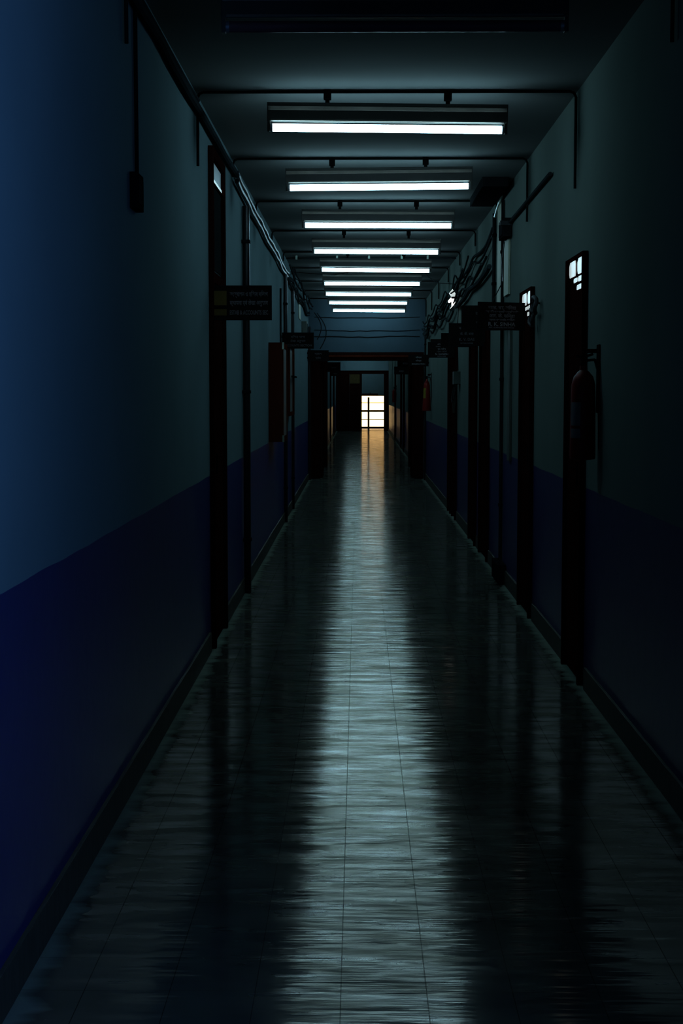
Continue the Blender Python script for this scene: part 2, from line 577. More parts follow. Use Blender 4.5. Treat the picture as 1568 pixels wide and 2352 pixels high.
# the partition's door frame and its two opened leaves
d = thing('door_13', 'wide brown wooden door frame across the corridor under the blue wall', 'door', (0.15, YP, 0), kind='structure')
o = Vector(d.location)
f = MB()
f.box((WL + 0.03, YP - 0.02, 0), (-0.66, YP + 0.17, 2.04), .006).box((0.97, YP - 0.02, 0), (1.12, YP + 0.17, 2.04), .006)
f.box((WL + 0.03, YP - 0.02, 2.04), (1.12, YP + 0.17, 2.18), .006)
f.build('door_frame', M['dark_wood'], d, off=o)
box_obj('header_moulding', (-0.55 - o.x, -0.045, 2.095), (0.98 - o.x, -0.021, 2.125), M['red_wood'], d, .006)
for x, hx in ((-0.645, 0.012), (0.955, -0.012)):
    box_obj('door_leaf', (x - 0.02 - o.x, 0.18, 0.01), (x + 0.02 - o.x, 1.05, 2.03), M['dark_wood'], d, .004)

d = thing('door_14', 'second dark wooden frame seen through the open partition doors', 'door', (0.15, 29.7, 0), kind='structure')
o = Vector(d.location)
f = MB()
f.box((WL, 29.7, 0), (-0.62, 29.9, 2.12), .006).box((1.0, 29.7, 0), (WR, 29.9, 2.12), .006)
f.box((WL, 29.7, 2.12), (WR, 29.9, 2.26), .006)
f.build('door_frame', M['dark_wood'], d, off=o)

d = thing('door_15', 'farthest dark partition with a closed leaf left of the bright opening', 'door', (0.15, YF, 0), kind='structure')
o = Vector(d.location)
f = MB()
f.box((WL, YF, 2.18), (WR, YF + 0.15, 2.31), .004).box((0.97, YF, 0), (WR, YF + 0.15, 2.18), .004).box((0.07, YF, 0), (0.13, YF + 0.15, 2.18), .004)
f.build('door_frame', M['dark_wood'], d, off=o)
box_obj('door_leaf', (WL - o.x, -0.06, 0.0), (-0.345 - o.x, 0.0, 2.18), M['dark_wood'], d, .004)
box_obj('door_leaf', (-0.34 - o.x, 0.02, 0.0), (0.07 - o.x, 0.08, 2.18), M['dark_wood'], d, .004)
ps = MB().box((-0.325, YF + 0.005, 1.82), (0.045, YF + 0.019, 2.165)).build('notice_poster', M['poster'])
tag(ps, 'small ochre poster on the dark leaf left of the bright opening', 'poster')

# barred gate in the end opening
gt = thing('barred_gate', 'dark iron barred gate silhouetted in the bright opening at the corridor end', 'gate', (0.56, YE + 0.1, 0))
o = Vector(gt.location)
box_obj('upright', (0.365 - o.x, -0.025, 0.0), (0.442 - o.x, 0.025, 1.285), M['iron'], gt, .004)
for z, t in ((1.065, 0.013), (0.735, 0.040), (0.395, 0.013), (0.070, 0.040)):
    box_obj('rail', (0.101 - o.x, -0.015, z - t), (1.029 - o.x, 0.015, z + t), M['iron'], gt, .002)
hb = thing('hanging_board', 'small brown board hanging over the bright barred opening', 'board', (0.46, YE - 0.03, 1.35))
o = Vector(hb.location)
box_obj('panel', (0.14 - o.x, -0.015, 0.0), (0.78 - o.x, 0.015, 0.085), M['red_wood'], hb, .003)
box_obj('hook', (0.45 - o.x, 0.0, 0.086), (0.48 - o.x, 0.029, 0.12), M['bracket'], hb)

# outdoors beyond the gate
tag(box_obj('ground', (-14, YE + 0.25, -0.25), (16, YE + 14, -0.05), M['ground']),
    'sunlit pale ground outside the end opening', 'ground', kind='structure')
tag(box_obj('wall_outside', (-14, YE + 9, -0.05), (16, YE + 9.3, 7), M['facade']),
    'sunlit cream wall outside the end opening', 'wall', kind='structure')

# ------------------------------------------------------------------ lamps
def make_lamp(lit, label, loc, roll, group):
    t = thing('fluorescent_lamp', label, 'ceiling lamp', loc, group)
    t.rotation_euler = (0, roll, 0)
    h = 0.63
    hs = MB()
    # channel outline in (y, z), the tube's centre line at the origin
    hs.prism([(-0.015, 0.128), (-0.015, 0.112), (-0.009, 0.104), (-0.011, 0.036), (-0.010, 0.030),
              (0.010, 0.030), (0.011, 0.036), (0.009, 0.104), (0.015, 0.112), (0.015, 0.128)], -h, h)
    hs.build('housing', M['housing'], t)
    lp = MB()
    for s in (-1, 1):
        lp.prism([(s * 0.0165, 0.110), (s * 0.0165, 0.108), (s * 0.0125, 0.0905), (s * 0.0115, 0.0895), (s * 0.0115, 0.1045)], -h + 0.006, h - 0.006)
    lp.build('reflector_lip', M['lip'], t)
    lw = MB()
    for s in (-1, 1):
        lw.prism([(s * 0.0130, 0.042), (s * 0.0155, 0.037), (s * 0.0155, 0.034), (s * 0.0120, 0.033), (s * 0.0120, 0.042)], -h + 0.02, h - 0.02)
    lw.build('lower_lip', M['lip'], t)
    MB().tube([(-0.6, 0, 0), (0.6, 0, 0)], 0.0205, 16).build('tube', M['tube'] if lit else M['dead_tube'], t, True)
    for s in (-1, 1):
        e = MB()
        e.box((s * 0.613, -0.018, -0.024), (s * 0.628, 0.018, 0.0295), .003)
        e.build('lamp_holder', M['housing'], t)
        MB().tube([(s * 0.600, 0, 0), (s * 0.612, 0, 0)], 0.021, 16).build('tube_cap', M['cap'], t, True)
        k = MB()
        z1 = ZC - 0.004 - loc[2]
        k.box((s * 0.315 - 0.02, -0.02, z1 - 0.05), (s * 0.315 + 0.02, 0.02, z1), .004)
        k.box((s * 0.315 - 0.011, -0.011, 0.1285), (s * 0.315 + 0.011, 0.011, z1 - 0.05))
        k.build('hanger', M['bracket'], t)
    return t


LAMPS = [(5.50, 0.13, 2.822, 0.000), (7.90, 0.149, 2.875, 0.0125), (10.13, 0.137, 2.877, -0.0085), (12.36, 0.160, 2.868, 0.005),
         (14.60, 0.171, 2.862, 0.008), (16.8, 0.190, 2.862, 0.012), (18.95, 0.170, 2.866, 0.006), (21.2, 0.141, 2.880, 0.008),
         (23.2, 0.148, 2.876, 0.006), (25.15, 0.175, 2.862, 0.008)]
LG = 'fluorescent lamps in a row along the corridor ceiling'
LL = ['unlit purplish fluorescent tube lamp at the very top, nearest the viewer',
      'lit fluorescent lamp, nearest and largest of the glowing row, tilted down to the right',
      'lit fluorescent lamp, second of the glowing row, tilted up to the right',
      'lit fluorescent lamp, third of the glowing row, before the ceiling box',
      'lit fluorescent lamp, fourth of the glowing row',
      'lit fluorescent lamp just beyond the clamped double conduit, fifth of the glowing row',
      'lit fluorescent lamp, sixth of the glowing row, fourth from the far end',
      'lit fluorescent lamp, third from the far end of the glowing row',
      'lit fluorescent lamp, last but one of the glowing row',
      'lit fluorescent lamp, farthest and lowest of the row before the blue wall']
for i, (y, x, z, roll) in enumerate(LAMPS):
    make_lamp(i > 0, LL[i], (x, y, z), roll, LG)
for y in (28.5, 32.5, 36.5, 40.5, 44.5, 48.5, 52.5, 55.6, 58.4):
    make_lamp(True, 'lit fluorescent lamp beyond the partition, seen only as a reflection in the floor', (0.15, y, 2.865), 0.0,
              'fluorescent lamps beyond the partition')

# conduits across the ceiling over every lamp, turned down the walls at both ends
CD = [(5.50, .3, .3), (7.90, .38, .50), (10.13, .12, .42), (12.36, .12, .05), (14.6, .1, .15), (16.8, .1, .15), (18.95, .08, .18), (21.2, .08, .25), (23.2, .08, .3), (25.15, .08, .3)]
CO = ['nearest, over the unlit lamp', 'over the largest lit lamp', 'over the second lit lamp', 'over the third lit lamp, ending at the ceiling box',
      'over the fourth lit lamp', 'over the fifth lit lamp', 'over the sixth lit lamp', 'over the third lamp from the far end',
      'over the last lamp but one', 'over the farthest lit lamp']
for i, (y, a, b) in enumerate(CD):
    zc = ZC - 0.0105
    xl, xr = WL + 0.015, WR - 0.015
    m = MB().tube([(xl, y, zc - a), (xl, y, zc - 0.03), (xl + 0.01, y, zc - 0.008), (xl + 0.03, y, zc), (xr - 0.03, y, zc), (xr - 0.01, y, zc - 0.008), (xr, y, zc - 0.03), (xr, y, zc - b)], 0.0075, 8)
    tag(m.build('ceiling_conduit', M['conduit'], None, True), 'thin dark conduit across the ceiling ' + CO[i], 'conduit', 'conduits across the ceiling')
t = thing('clamped_conduit', 'second conduit with saddle clamps across the ceiling before the fifth lit lamp', 'conduit', (0.145, 17.35, ZC - 0.03))
MB().tube([(WL + .02 - .145, 0, 0), (WR - .02 - .145, 0, 0)], 0.012, 8).build('conduit', M['conduit'], t, True)
for x in (-0.72, -0.25, 0.12, 0.5, 0.8):
    MB().box((x - 0.145 - 0.012, -0.02, -0.016), (x - 0.145 + 0.012, 0.02, 0.029), .003).build('clamp', M['silver_trim'], t)


# ------------------------------------------------------------------ pipes on the walls
def pipe(name, label, x, y, z0, z1, r, mat, elbows=(), clamps=()):
    t = thing(name, label, 'pipe', (x, y, z0))
    MB().tube([(0, 0, 0), (0, 0, (z1 - z0) * 0.5), (0, 0, z1 - z0)], r, 14).build('pipe', mat, t, True)
    for z in clamps:
        s = -1 if x < 0 else 1
        wallx = (WL if x < 0 else WR) - x
        b = MB().box((wallx - s * 0.002, -r - 0.02, z - z0 - 0.012), (-s * (r + 0.003), r + 0.02, z - z0 + 0.012), .003)
        b.build('clamp', M['bracket'], t)
    return t


pipe('drain_pipe', 'tall black glossy pipe on the left wall, beside the near left door', WL + 0.032, 11.0, 0, 2.86, 0.027, M['black_pipe'], clamps=(0.4, 1.5, 2.6))
pipe('drain_pipe', 'tall black glossy pipe on the left wall, behind the red notice cabinet', WL + 0.026, 17.0, 0, 2.84, 0.022, M['black_pipe'], clamps=(0.4, 2.5))
pipe('drain_pipe', 'tall black glossy pipe on the left wall, behind the framed board', WL + 0.024, 18.95, 0, 2.82, 0.020, M['black_pipe'], clamps=(0.4, 2.5))
pipe('drain_pipe', 'tall black pipe in the left corner before the partition', WL + 0.028, 25.2, 0, 2.6, 0.024, M['black_pipe'], clamps=(0.5, 2.3))
pipe('wall_pipe', 'dark upright pipe between the pale battens on the right wall', WR - 0.016, 11.80, 0.02, 3.0, 0.014, M['conduit'], clamps=(0.6, 1.6, 2.6))
t = pipe('wall_pipe', 'grey upright pipe below the ceiling box on the right wall', WR - 0.02, 12.50, 2.22, 2.98, 0.016, M['conduit'], clamps=(2.4, 2.8))
pipe('corner_pipe', 'thin pipe in the right corner before the partition', WR - 0.02, 25.2, 0, 2.55, 0.016, M['conduit'], clamps=(0.5, 2.3))
tag(MB().box((WR - 0.018, 11.92, 2.20), (WR - 0.001, 12.24, 3.0), .003).build('wall_batten', M['pale_wood']),
    'longer pale wooden batten high on the right wall, left of the dark pipe', 'batten', 'pale battens on the right wall')
tag(MB().box((WR - 0.018, 11.34, 2.24), (WR - 0.001, 11.68, 2.74), .003).build('wall_batten', M['pale_wood']),
    'shorter pale wooden batten on the right wall, under the black junction box', 'batten', 'pale battens on the right wall')
tag(MB().box((WR - 0.07, 11.45, 0.01), (WR - 0.002, 11.95, 0.16), .01).build('cable_duct', M['bracket']),
    'dark low box at the foot of the pipe on the right wall', 'box')
# dark strip hanging behind it (a broad flat duct)
tag(MB().box((WR - 0.02, 11.14, 0.98), (WR, 11.30, 2.0), .003).build('flat_duct', M['meter']),
    'flat dark upright duct on the right wall under the first sign', 'duct')
# conduit sloping up to a junction box
tag(MB().tube([(WR - 0.018, 8.9, 2.785), (WR - 0.018, 10.2, 2.775), (WR - 0.02, 11.2, 2.765)], 0.013, 8).build('wall_conduit', M['cable_matt'], None, True),
    'dark conduit running along the upper right wall to the junction box', 'conduit')
jb = thing('junction_box', 'small black junction box high on the right wall above the pale batten', 'junction box', (WR - 0.04, 11.4, 2.66))
MB().box((-0.03, -0.17, 0), (0.038, 0.17, 0.14), .008).build('box', M['bracket'], jb)
MB().box((-0.034, -0.14, 0.02), (-0.031, 0.14, 0.12), .001).build('cover', M['conduit'], jb)
MB().box((-0.055, -0.20, 0.08), (0.036, -0.172, 0.115), .004).build('gland', M['black_rubber'], jb)

# ceiling box with a curved pipe
cb = thing('ceiling_box', 'dark shallow box fixed under the ceiling near the right wall', 'box', (1.02, 11.65, ZC - 0.07))
MB().box((-0.10, -0.60, 0), (0.08, 0.60, 0.069), .005).build('box', M['bracket'], cb)
MB().box((-0.112, -0.60, 0.0), (-0.102, 0.60, 0.069), .002).build('rim', M['conduit'], cb)
MB().tube([(0.09, 0.0, 0.02), (0.105, 0.3, 0.01), (0.11, 0.55, -0.01), (0.11, 0.78, -0.06)], 0.012, 8).build('elbow_pipe', M['silver_trim'], cb, True)


# ------------------------------------------------------------------ cables
def cable_path(side, ya, za, yb, zb, off, sag, step, jitter):
    pts = []
    y = ya
    n = max(3, int((yb - ya) / step))
    for i in range(n + 1):
        t = i / n
        y = ya + (yb - ya) * t
        z = za + (zb - za) * t
        z -= sag * abs(math.sin(PI * t * max(1, round((yb - ya) / 2.2))))
        z += random.uniform(-jitter, jitter)
        x = (WL + off if side < 0 else WR - off) + random.uniform(-jitter, jitter) * 0.4
        pts.append((x, y, z))
    return pts


def smooth_path(p, k=4):
    p = [Vector(q) for q in p]
    out = []
    for i in range(len(p) - 1):
        a, b, c, d = p[max(i - 1, 0)], p[i], p[i + 1], p[min(i + 2, len(p) - 1)]
        for j in range(k):
            t = j / k
            out.append(0.5 * ((2 * b) + (c - a) * t + (2 * a - 5 * b + 4 * c - d) * t * t + (3 * b - a - 3 * c + d) * t ** 3))
    out.append(p[-1])
    return out


def cable(side, ya, za, yb, zb, r, label, group, off=0.03, sag=0.02, jitter=0.008, step=0.35, extra=(), mat='cable_matt'):
    p = cable_path(side, ya, za, yb, zb, max(off, r + 0.006 + jitter * 0.4), sag, step, jitter)
    p = smooth_path(p + list(extra))
    return tag(MB().tube(p, r, 8).build('wall_cable', M[mat], None, True), label, 'cable', group)


cable(-1, 2.5, 2.96, 10.25, 2.975, 0.019, 'thick black cable along the top of the left wall, its near single run', None, sag=0.012, jitter=0.004)
cable(-1, 4.0, 2.995, 7.8, 3.0, 0.008, 'thin cable lying just above the thick near cable on the left wall', None, sag=0.006, jitter=0.004)
LGp = 'cables bundled along the top of the left wall'
cable(-1, 10.2, 2.985, 17.6, 2.89, 0.017, 'upper of the two glossy cables along the left wall past the tall pipe', LGp, sag=0.02, mat='cable')
cable(-1, 10.22, 2.93, 17.3, 2.84, 0.017, 'lower of the two glossy cables along the left wall past the tall pipe', LGp, sag=0.02, mat='cable')
for i, (z, r, off) in enumerate(((2.90, .015, .03), (2.93, .012, .07), (2.86, .016, .035), (2.97, .009, .10), (2.82, .012, .03), (2.99, .008, .06))):
    cable(-1, 17.0 + 0.2 * i, z, 25.0, z - 0.06 + 0.01 * i, r, 'black cable in the tangled far bundle along the left wall', 'tangled far cables on the left wall', off=off, sag=0.05, jitter=0.025, step=0.55)
for i, (y, x, w, l) in enumerate(((24.9, -0.74, .09, .45), (25.1, -0.70, .13, .60))):
    p = [(x + w * math.sin(PI * k / 10) + 0.05 * (k / 10), y, 2.82 - l * k / 10) for k in range(11)]
    tag(MB().tube(p, 0.009, 6).build('hanging_cable', M['cable'], None, True),
        ['shorter cable hanging in a loop at the far left corner', 'longer cable hanging in a bow at the far left corner'][i], 'cable')
# right-hand bundle
RG = 'tangled cables along the right wall'
for i, (ya, za, yb, zb, r, off, sag, j) in enumerate((
        (12.55, 2.86, 26.0 - .5, 2.62, .012, .03, .06, .02), (12.60, 2.80, 25.4, 2.58, .010, .035, .08, .03), (13.2, 2.70, 25.3, 2.52, .010, .03, .10, .03),
        (13.4, 2.64, 25.2, 2.50, .012, .05, .10, .035), (14.5, 2.80, 24.8, 2.66, .009, .08, .10, .05), (15.0, 2.73, 24.6, 2.56, .009, .10, .12, .05),
        (16.0, 2.68, 24.9, 2.48, .010, .07, .14, .05))):
    cable(1, ya, za, yb, zb, r, 'black cable in the tangled sagging bundle along the right wall', RG, off=off, sag=sag, jitter=j * 0.5, step=0.65)
cable(1, 12.7, 2.56, 17.2, 2.47, 0.022, 'thick lower cable on the right wall leading to the bright wall lamp', None, off=.04, sag=0.03, jitter=0.006)
cable(1, 17.4, 2.45, 25.3, 2.46, 0.013, 'lowest sagging cable on the right wall beyond the bright wall lamp', None, off=.04, sag=0.07, jitter=0.012)
# loose wires
tag(MB().tube([(WR - 0.03, 11.5, 2.65), (WR - 0.06, 11.4, 2.5), (WR - 0.10, 10.9, 2.3), (0.92, 10.35, 2.11)], 0.004, 6).build('loose_wire', M['cable'], None, True),
    'thin wire dropping from the junction box to the first right-hand sign', 'wire')
tag(MB().tube([(0.62, 17.35, 3.03), (0.72, 17.3, 2.96), (0.80, 17.2, 2.82), (0.90, 17.1, 2.74), (1.10, 17.0, 2.72)], 0.005, 6).build('loose_wire', M['cable'], None, True),
    'thin wire hanging from the double conduit to the right wall cables', 'wire')
tag(MB().tube([(-0.82, 18.0, 2.94), (-0.5, 18.2, 2.93), (-0.3, 18.6, 2.95), (0.1, 18.75, 3.04)], 0.005, 6).build('loose_wire', M['cable'], None, True),
    'thin wire slung from the left cables toward the ceiling lamps', 'wire')
tag(MB().tube([(WR - 0.02, 16.9, 2.50), (WR - 0.03, 16.9, 2.2), (WR - 0.02, 16.9, 1.74)], 0.005, 6).build('loose_wire', M['cable'], None, True),
    'thin wire down the right wall from the bright lamp to the switch box', 'wire')
# wires across the wall above the partition
for i, (z, j, r) in enumerate(((2.775, 0.004, .009), (2.555, .010, .007), (2.455, .012, .008))):
    p = [(WL + 0.10 + (WR - WL - 0.2) * k / 14, YP - r, z + random.uniform(-j, j) - 0.012 * math.sin(PI * k / 14)) for k in range(15)]
    tag(MB().tube(p, r, 6).build('cross_wire', M['cable'], None, True),
        ['topmost wire across the blue wall over the partition', 'middle of three wires across the blue wall over the partition', 'lowest wire across the blue wall over the partition'][i], 'wire', 'wires across the blue wall')
# coil on a nail, right wall
cl = thing('cable_coil', 'small dark coil hanging on the right wall beside the first sign door', 'coil', (WR - 0.03, 9.48, 2.0))
for (dy, dz, a, b) in ((-0.06, 0.045, .07, .05), (0.08, -0.025, .075, .05)):
    p = [(-0.012 + 0.006 * math.sin(3 * t), dy + a * math.cos(t), dz + b * math.sin(t)) for t in [2 * PI * k / 18 for k in range(19)]]
    MB().tube(p, 0.014, 8, cap=False).build('loop', M['black_rubber'], cl, True)
MB().tube([(0.029, 0.0, 0.06), (-0.03, 0.0, 0.065)], 0.006, 8).build('nail', M['bracket'], cl, True)


# ------------------------------------------------------------------ signs
def text_mesh(body, size, mat, parent, loc, maxw, align='CENTER', name='lettering', bold=0.0):
    cu = bpy.data.curves.new('lettering', 'FONT')
    cu.body = body
    cu.size = size
    cu.align_x = align
    cu.extrude = 0.0004
    cu.offset = bold
    cu.resolution_u = 3
    ob = bpy.data.objects.new('lettering', cu)
    C.objects.link(ob)
    dg = bpy.context.evaluated_depsgraph_get()
    me = bpy.data.meshes.new_from_object(ob.evaluated_get(dg))
    bpy.data.objects.remove(ob)
    bpy.data.curves.remove(cu)
    if not me.vertices:
        return None
    xs = [v.co.x for v in me.vertices]
    w = max(xs) - min(xs)
    k = min(1.0, maxw / w) if w > 0 else 1
    me.transform(Matrix.Rotation(PI / 2, 4, 'X') @ Matrix.Diagonal((k, 1, 1, 1)))
    me.materials.clear()
    me.materials.append(mat)
    me.name = name
    o = bpy.data.objects.new(name, me)
    C.objects.link(o)
    o.parent = parent
    o.location = loc
    return o


def sign(side, y, z0, z1, w, label, lines, tilt=0.0, patches=()):
    """A board standing out square from the wall over a door; lines: (text, height from bottom, size, bright)."""
    x = WL if side < 0 else WR
    s = 1 if side < 0 else -1
    cx = x + s * (w / 2 + 0.012)
    t = thing('name_sign', label, 'sign', (cx, y, z0), 'projecting door signs')
    t.rotation_euler = (0, tilt, 0)
    h = z1 - z0
    MB().box((-w / 2, -0.008, 0), (w / 2, 0.008, h), .002).build('board', M['board'], t)
    f = MB()
    for a, b in (((-w / 2 - .004, -.011, -.004), (w / 2 + .004, .011, .006)), ((-w / 2 - .004, -.011, h - .006), (w / 2 + .004, .011, h + .004)),
                 ((-w / 2 - .004, -.011, .0065), (-w / 2 + .006, .011, h - .0065)), ((w / 2 - .006, -.011, .0065), (w / 2 + .004, .011, h - .0065))):
        f.box(a, b)
    f.build('edge_frame', M['bracket'], t)
    b = MB()
    for zz in (0.3 * h, 0.75 * h):
        xa, xb = sorted((-s * (w / 2 + 0.005), -s * (w / 2 + 0.0115)))
        b.box((xa, -0.02, zz - 0.015), (xb, 0.02, zz + 0.015))
    b.build('bracket', M['bracket'], t)
    x0 = 0
    mw = w - 0.03
    if patches:
        x0, mw = 0.045, w - 0.125
    for txt, zz, size, br in lines:
        text_mesh(txt, size, M['letters_bright'] if br else M['letters'], t, (x0, -0.0085, zz * h), mw, bold=0.0006)
    for (pa, pb, za, zb) in patches:
        q = MB().box((-w / 2 + pa, -0.0112, za * h), (-w / 2 + pb, -0.0085, zb * h)).build('paper_patch', M['paper'], t)
    return t


hi1, hi2 = 'आर. के. सिन्हा', 'सहायक प्रशासनिक अधिकारी'
sign(-1, 8.58, 1.915, 2.105, 0.345, 'dark projecting sign with yellow paper patches by the near left door',
     [('সংস্থাপন ও হিসাব বিভাগ', .70, .034, 0), ('स्थापना एवं लेखा अनुभाग', .44, .034, 0), ('ESTAB & ACCOUNTS SEC', .15, .034, 0)],
     patches=((.008, .09, .43, .86), (.008, .09, .12, .31)))
sign(-1, 16.6, 1.985, 2.155, 0.345, 'dark projecting sign on the left wall, above the framed board',
     [('হিসাব শাখা', .66, .034, 0), ('लेखा अनुभाग', .40, .034, 0), ('ACCOUNTS SECTION', .12, .032, 0)])
sign(-1, 24.9, 2.015, 2.19, 0.345, 'dark projecting sign at the left end of the brown partition frame',
     [('প্রবেশ', .6, .04, 0), ('प्रवेश', .2, .04, 0)])
sign(-1, 40.0, 2.04, 2.29, 0.36, 'dark sign on the left seen through the partition, nearer of the two', [('कक्ष', .35, .06, 0)])
sign(-1, 46.0, 1.99, 2.17, 0.25, 'grey-green small sign on the far left through the partition', [('कक्ष', .3, .05, 0)])
sign(1, 10.20, 1.925, 2.105, 0.325, 'name sign nearest on the right wall, tilted, rows of pale lettering',
     [('আর. কে. সিনহা', .76, .030, 0), ('সহকারী প্রশাসনিক আধিকারিক', .63, .017, 0), (hi1, .45, .032, 0), (hi2, .33, .016, 0), ('R. K. SINHA', .13, .036, 1), ('ASST. ADMINISTRATIVE OFFICER', .045, .012, 0)], tilt=0.028)
sign(1, 11.60, 1.98, 2.165, 0.335, 'dark sign partly hidden directly behind the nearest right-hand name sign',
     [('कार्यालय', .62, .035, 0), ('OFFICE', .25, .035, 0)])
sign(1, 13.50, 1.918, 2.115, 0.318, 'large dark sign on the right wall, lower left of the nearest name sign',
     [('কে. ভি. দাস', .74, .030, 0), ('के. वी. दास', .48, .030, 0), ('K. V. DAS', .22, .034, 0), ('SECTION OFFICER', .08, .014, 0)])
sign(1, 14.75, 1.945, 2.075, 0.318, 'dark sign with a pale green patch between two right-hand signs',
     [('अनुभाग', .55, .03, 0), ('SECTION', .15, .03, 0)])
t = sign(1, 17.55, 1.905, 2.08, 0.318, 'name sign with six rows of lettering, lowest of the right-hand cluster',
         [('এন. গণেশ', .84, .024, 1), ('বিভাগীয় আধিকারিক', .68, .017, 0), ('एन. गणेश', .50, .026, 1), ('अनुभाग अधिकारी', .36, .018, 0), ('N. GANESH', .16, .030, 1), ('SECTION OFFICER', .05, .012, 0)])
MB().box((-0.13, -0.008, 0.18), (0.159, 0.008, 0.215), .001).build('top_board', M['board'], t)
sign(1, 24.3, 1.92, 2.10, 0.318, 'dark lettered sign at the right end of the brown partition frame',
     [('পরীক্ষা', .72, .03, 1), ('परीक्षा', .42, .032, 1), ('EXAMINATION', .12, .032, 1)])
sign(1, 31.2, 2.02, 2.20, 0.32, 'dark sign just past the partition on the right, upper one', [('कक्ष', .3, .05, 0)])
sign(1, 34.0, 1.90, 2.07, 0.32, 'dark sign past the partition on the right, lower one', [('कक्ष', .3, .05, 0)])

# ------------------------------------------------------------------ cabinet and boards on the left wall
nc = thing('notice_cabinet', 'red-brown notice cabinet standing out from the left wall', 'notice cabinet', (WL, 14.6, 1.02))
MB().box((0.001, -0.40, 0), (0.130, 0.40, 0.95), .004).build('case', M['red_wood'], nc)
f = MB()
f.box((0.131, -0.40, 0), (0.142, 0.40, 0.05)).box((0.131, -0.40, 0.90), (0.142, 0.40, 0.95)).box((0.131, -0.40, 0.0505), (0.142, -0.35, 0.8995)).box((0.131, 0.35, 0.0505), (0.142, 0.40, 0.8995))
f.build('door_frame', M['red_wood'], nc)
MB().box((0.131, -0.349, 0.051), (0.134, 0.349, 0.899)).build('notice_papers', M['notice'], nc)
for z in (0.0, 0.885):
    q = MB().box((0.131, -0.407, z), (0.150, -0.401, z + 0.065), .001).build('corner_plate', M['silver_trim'], nc)
nb = thing('framed_board', 'framed board on the left wall just beyond the notice cabinet', 'board', (WL, 17.75, 1.22))
f = MB()
f.box((0.001, -0.62, 0), (0.07, 0.62, 0.04)).box((0.001, -0.62, 0.80), (0.07, 0.62, 0.84)).box((0.001, -0.62, 0.0405), (0.07, -0.57, 0.7995)).box((0.001, 0.57, 0.0405), (0.07, 0.62, 0.7995))
f.build('frame', M['red_wood'], nb)
MB().box((0.03, -0.569, 0.041), (0.045, 0.569, 0.799)).build('panel', M['notice'], nb)
MB().box((0.071, -0.30, 0.45), (0.10, 0.62, 0.47)).build('latch_bar', M['bracket'], nb)
tag(MB().tube([(WL + .014, 16.2, 2.02), (WL + .014, 16.2, 2.62)], 0.011, 8).build('short_conduit', M['conduit'], None, True),
    'short upright conduit over the notice cabinet on the left wall', 'conduit')

# small box with conduit, near left
sb = thing('switch_box', 'dark small switch box high on the near left wall under a thin conduit', 'switch box', (WL, 5.73, 2.19))
MB().box((0.0, -0.10, 0), (0.03, 0.06, 0.135), .004).build('box', M['bracket'], sb)
MB().tube([(0.009, 0.03, 0.1355), (0.009, 0.03, 0.76)], 0.008, 8).build('conduit', M['bracket'], sb, True)
MB().box((0.0305, -0.08, 0.02), (0.033, 0.04, 0.115), .001).build('cover', M['conduit'], sb)
# meter box, far left
mb_ = thing('meter_box', 'grey meter box high on the far left wall below the cable bundle', 'meter box', (WL, 22.6, 2.36))
MB().box((0.0, -0.14, 0), (0.08, 0.14, 0.20), .006).build('box', M['meter'], mb_)
MB().box((0.081, -0.10, 0.03), (0.085, 0.10, 0.17), .001).build('cover', M['conduit'], mb_)
tag(MB().box((WL + 0.001, 21.3, 2.55), (WL + 0.012, 21.9, 2.82), .002).build('wall_plate', M['pale_wood']),
    'pale plate on the far left wall above the meter box', 'plate')

# switch box with a cable loop, right wall
sw = thing('switch_box', 'grey switch box with a looped cable on the right wall beside narrow doors', 'switch box', (WR, 16.9, 1.585))
MB().box((-0.075, -0.13, 0), (-0.001, 0.13, 0.145), .006).build('box', M['meter'], sw)
p = [(-0.045, 0.02 + 0.05 * math.sin(PI * k / 12), -0.23 * math.sin(PI * k / 12) - 0.001) for k in range(5)]
lo = [(-0.06, -0.10, -0.002), (-0.055, -0.10, -0.07), (-0.07, -0.12, -0.16), (-0.085, -0.05, -0.21), (-0.09, 0.02, -0.17), (-0.07, 0.06, -0.06), (-0.05, 0.08, -0.002)]
MB().tube(lo, 0.007, 6).build('cable', M['cable'], sw, True)
MB().tube([(-0.03, 0.1, -0.002), (-0.05, 0.2, -0.08), (-0.04, 0.3, -0.2), (-0.05, 0.25, -0.32), (-0.06, 0.2, -0.2)], 0.013, 6).build('plug_lead', M['meter'], sw, True)

# broken wall lamp, right
wl = thing('wall_lamp', 'small bright wall lamp with two glowing glass pieces on the right wall', 'wall lamp', (WR - 0.085, 17.0, 2.46))
MB().prism([(-0.037, 0.158), (0.002, 0.205), (0.036, 0.155), (0.036, 0.122), (-0.012, 0.119)], -0.012, 0.012, axis=1).build('upper_glass', M['shade_soft'], wl)
MB().box((-0.012, -0.02, 0.096), (0.084, 0.02, 0.1185), .003).build('bracket', M['bracket'], wl)
MB().prism([(-0.013, 0.110), (-0.045, 0.075), (-0.046, 0.058), (-0.036, 0.049), (-0.024, 0.052), (-0.008, 0.072), (-0.006, 0.010), (-0.028, -0.022), (0.012, 0.020), (0.032, 0.050), (0.036, 0.0955), (-0.004, 0.0955)], -0.012, 0.012, axis=1).build('lower_glass', M['shade_hot'], wl)


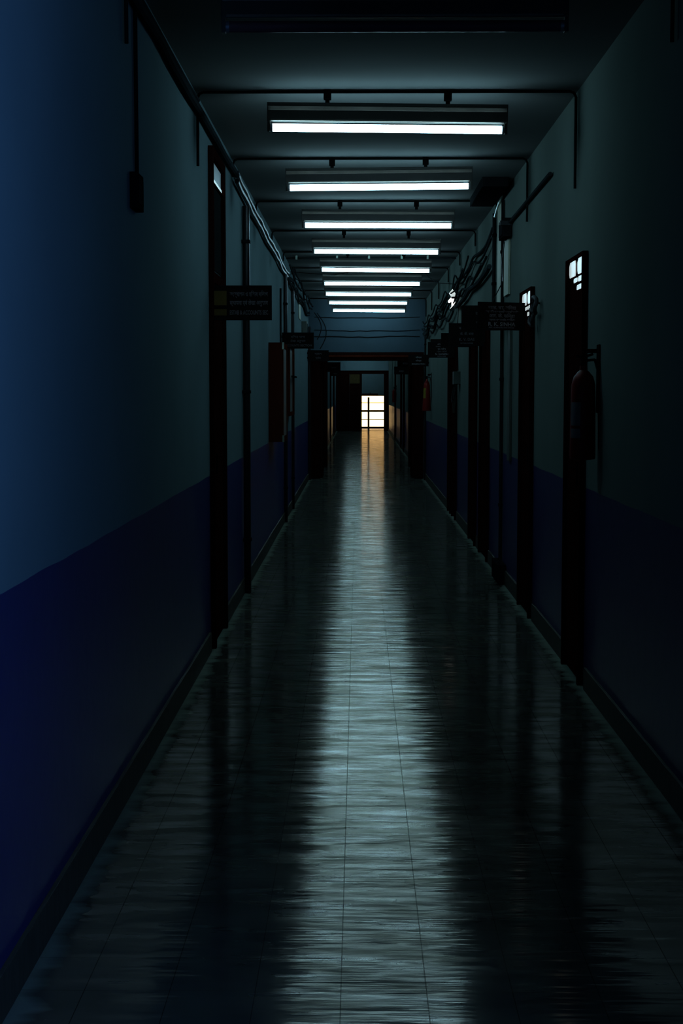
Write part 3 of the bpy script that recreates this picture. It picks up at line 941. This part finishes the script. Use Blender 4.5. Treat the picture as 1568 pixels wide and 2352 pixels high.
# ------------------------------------------------------------------ fire extinguishers
def extinguisher(label, x, y, z0, h, r, flare, lab_mat, lab_z):
    t = thing('fire_extinguisher', label, 'fire extinguisher', (x, y, z0), 'fire extinguishers on the right wall')
    rt = r * flare
    MB().lathe([(r * .55, 0), (r * .97, 0.004), (r, 0.02), (rt, h * .70), (rt * .97, h * .80), (rt * .80, h * .88), (rt * .5, h * .93), (rt * .32, h * .95), (rt * .30, h)], (0, 0, 0)).build('cylinder', M['red_can'], t, True)
    v = MB()
    v.tube([(0, 0, h + .0005), (0, 0, h + 0.035)], 0.014, 10)
    v.tube([(0, 0.0, h + 0.022), (0.05, -0.02, h + 0.028)], 0.006, 8)
    v.build('valve', M['bracket'], t, True)
    MB().tube([(-0.035, -0.01, h + 0.045), (0.0, 0, h + 0.04), (0.045, 0.0, h + 0.055)], 0.006, 8).build('lever', M['bracket'], t, True)
    MB().tube([(0.05, -0.02, h + 0.03), (rt + .014, -0.02, h * .9), (rt + .016, -0.02, h * .5), (r + .016, -0.02, 0.05)], 0.007, 8).build('hose', M['black_rubber'], t, True)
    wx = WR - x
    MB().box((0.015, 0.012, h + 0.06), (wx - 0.002, 0.022, h + 0.08)).box((wx - .008, -0.03, h * .5), (wx - .002, 0.04, h + 0.1)).build('wall_bracket', M['bracket'], t)
    # label: a curved patch on the side facing the corridor
    m = MB()
    a0, a1, n = math.radians(195), math.radians(250), 8
    for (za, zb) in lab_z:
        vs = []
        for k in range(n + 1):
            a = a0 + (a1 - a0) * k / n
            rr = [r + (rt - r) * z / (h * .70) + 0.0012 for z in (za, zb)]
            vs.append((m.bm.verts.new((rr[0] * math.cos(a), rr[0] * math.sin(a), za)), m.bm.verts.new((rr[1] * math.cos(a), rr[1] * math.sin(a), zb))))
        for k in range(n):
            m.bm.faces.new((vs[k][0], vs[k + 1][0], vs[k + 1][1], vs[k][1]))
    q = m.build('sticker', lab_mat, t, True)
    return t


extinguisher('red fire extinguisher, nearest and largest, hung in front of a dark door', 1.075, 7.12, 1.175, 0.45, 0.062, 0.94, M['can_label'], ((0.105, 0.15), (0.165, 0.275)))
extinguisher('red fire extinguisher with a yellow sticker, just before the partition on the right', 1.075, 23.4, 1.20, 0.50, 0.070, 0.72, M['yellow_label'], ((0.20, 0.36),))
extinguisher('small distant red fire extinguisher, farthest on the right beyond the partition', 1.075, 44.6, 1.18, 0.42, 0.062, 0.95, M['can_label'], ((0.12, 0.13),))

# ------------------------------------------------------------------ light
w = bpy.data.worlds.new('sky')
S.world = w
w.use_nodes = True
bg = w.node_tree.nodes['Background']
bg.inputs['Color'].default_value = (0.22, 0.48, 1.0, 1)
bg.inputs['Strength'].default_value = 0.5

sun = bpy.data.lights.new('sun', 'SUN')
sun.energy = 17.0
sun.color = (1.0, 0.78, 0.47)
sun.angle = 0.01
so = bpy.data.objects.new('sun', sun)
C.objects.link(so)
so.location = (0, 40, 20)
so.rotation_euler = (math.radians(45), 0, 0)   # shines towards +Y and down, on the wall outside

day = bpy.data.lights.new('daylight', 'AREA')
day.shape = 'RECTANGLE'
day.size = 1.5
day.size_y = 1.0
day.energy = 80.0
day.color = (0.15, 0.38, 1.0)
do = bpy.data.objects.new('daylight', day)
C.objects.link(do)
do.location = (WR + T + 0.05, (DW0 + DW1) / 2, (DWL + DWH) / 2)
do.rotation_euler = (0, PI / 2, 0)              # through the open window towards -X
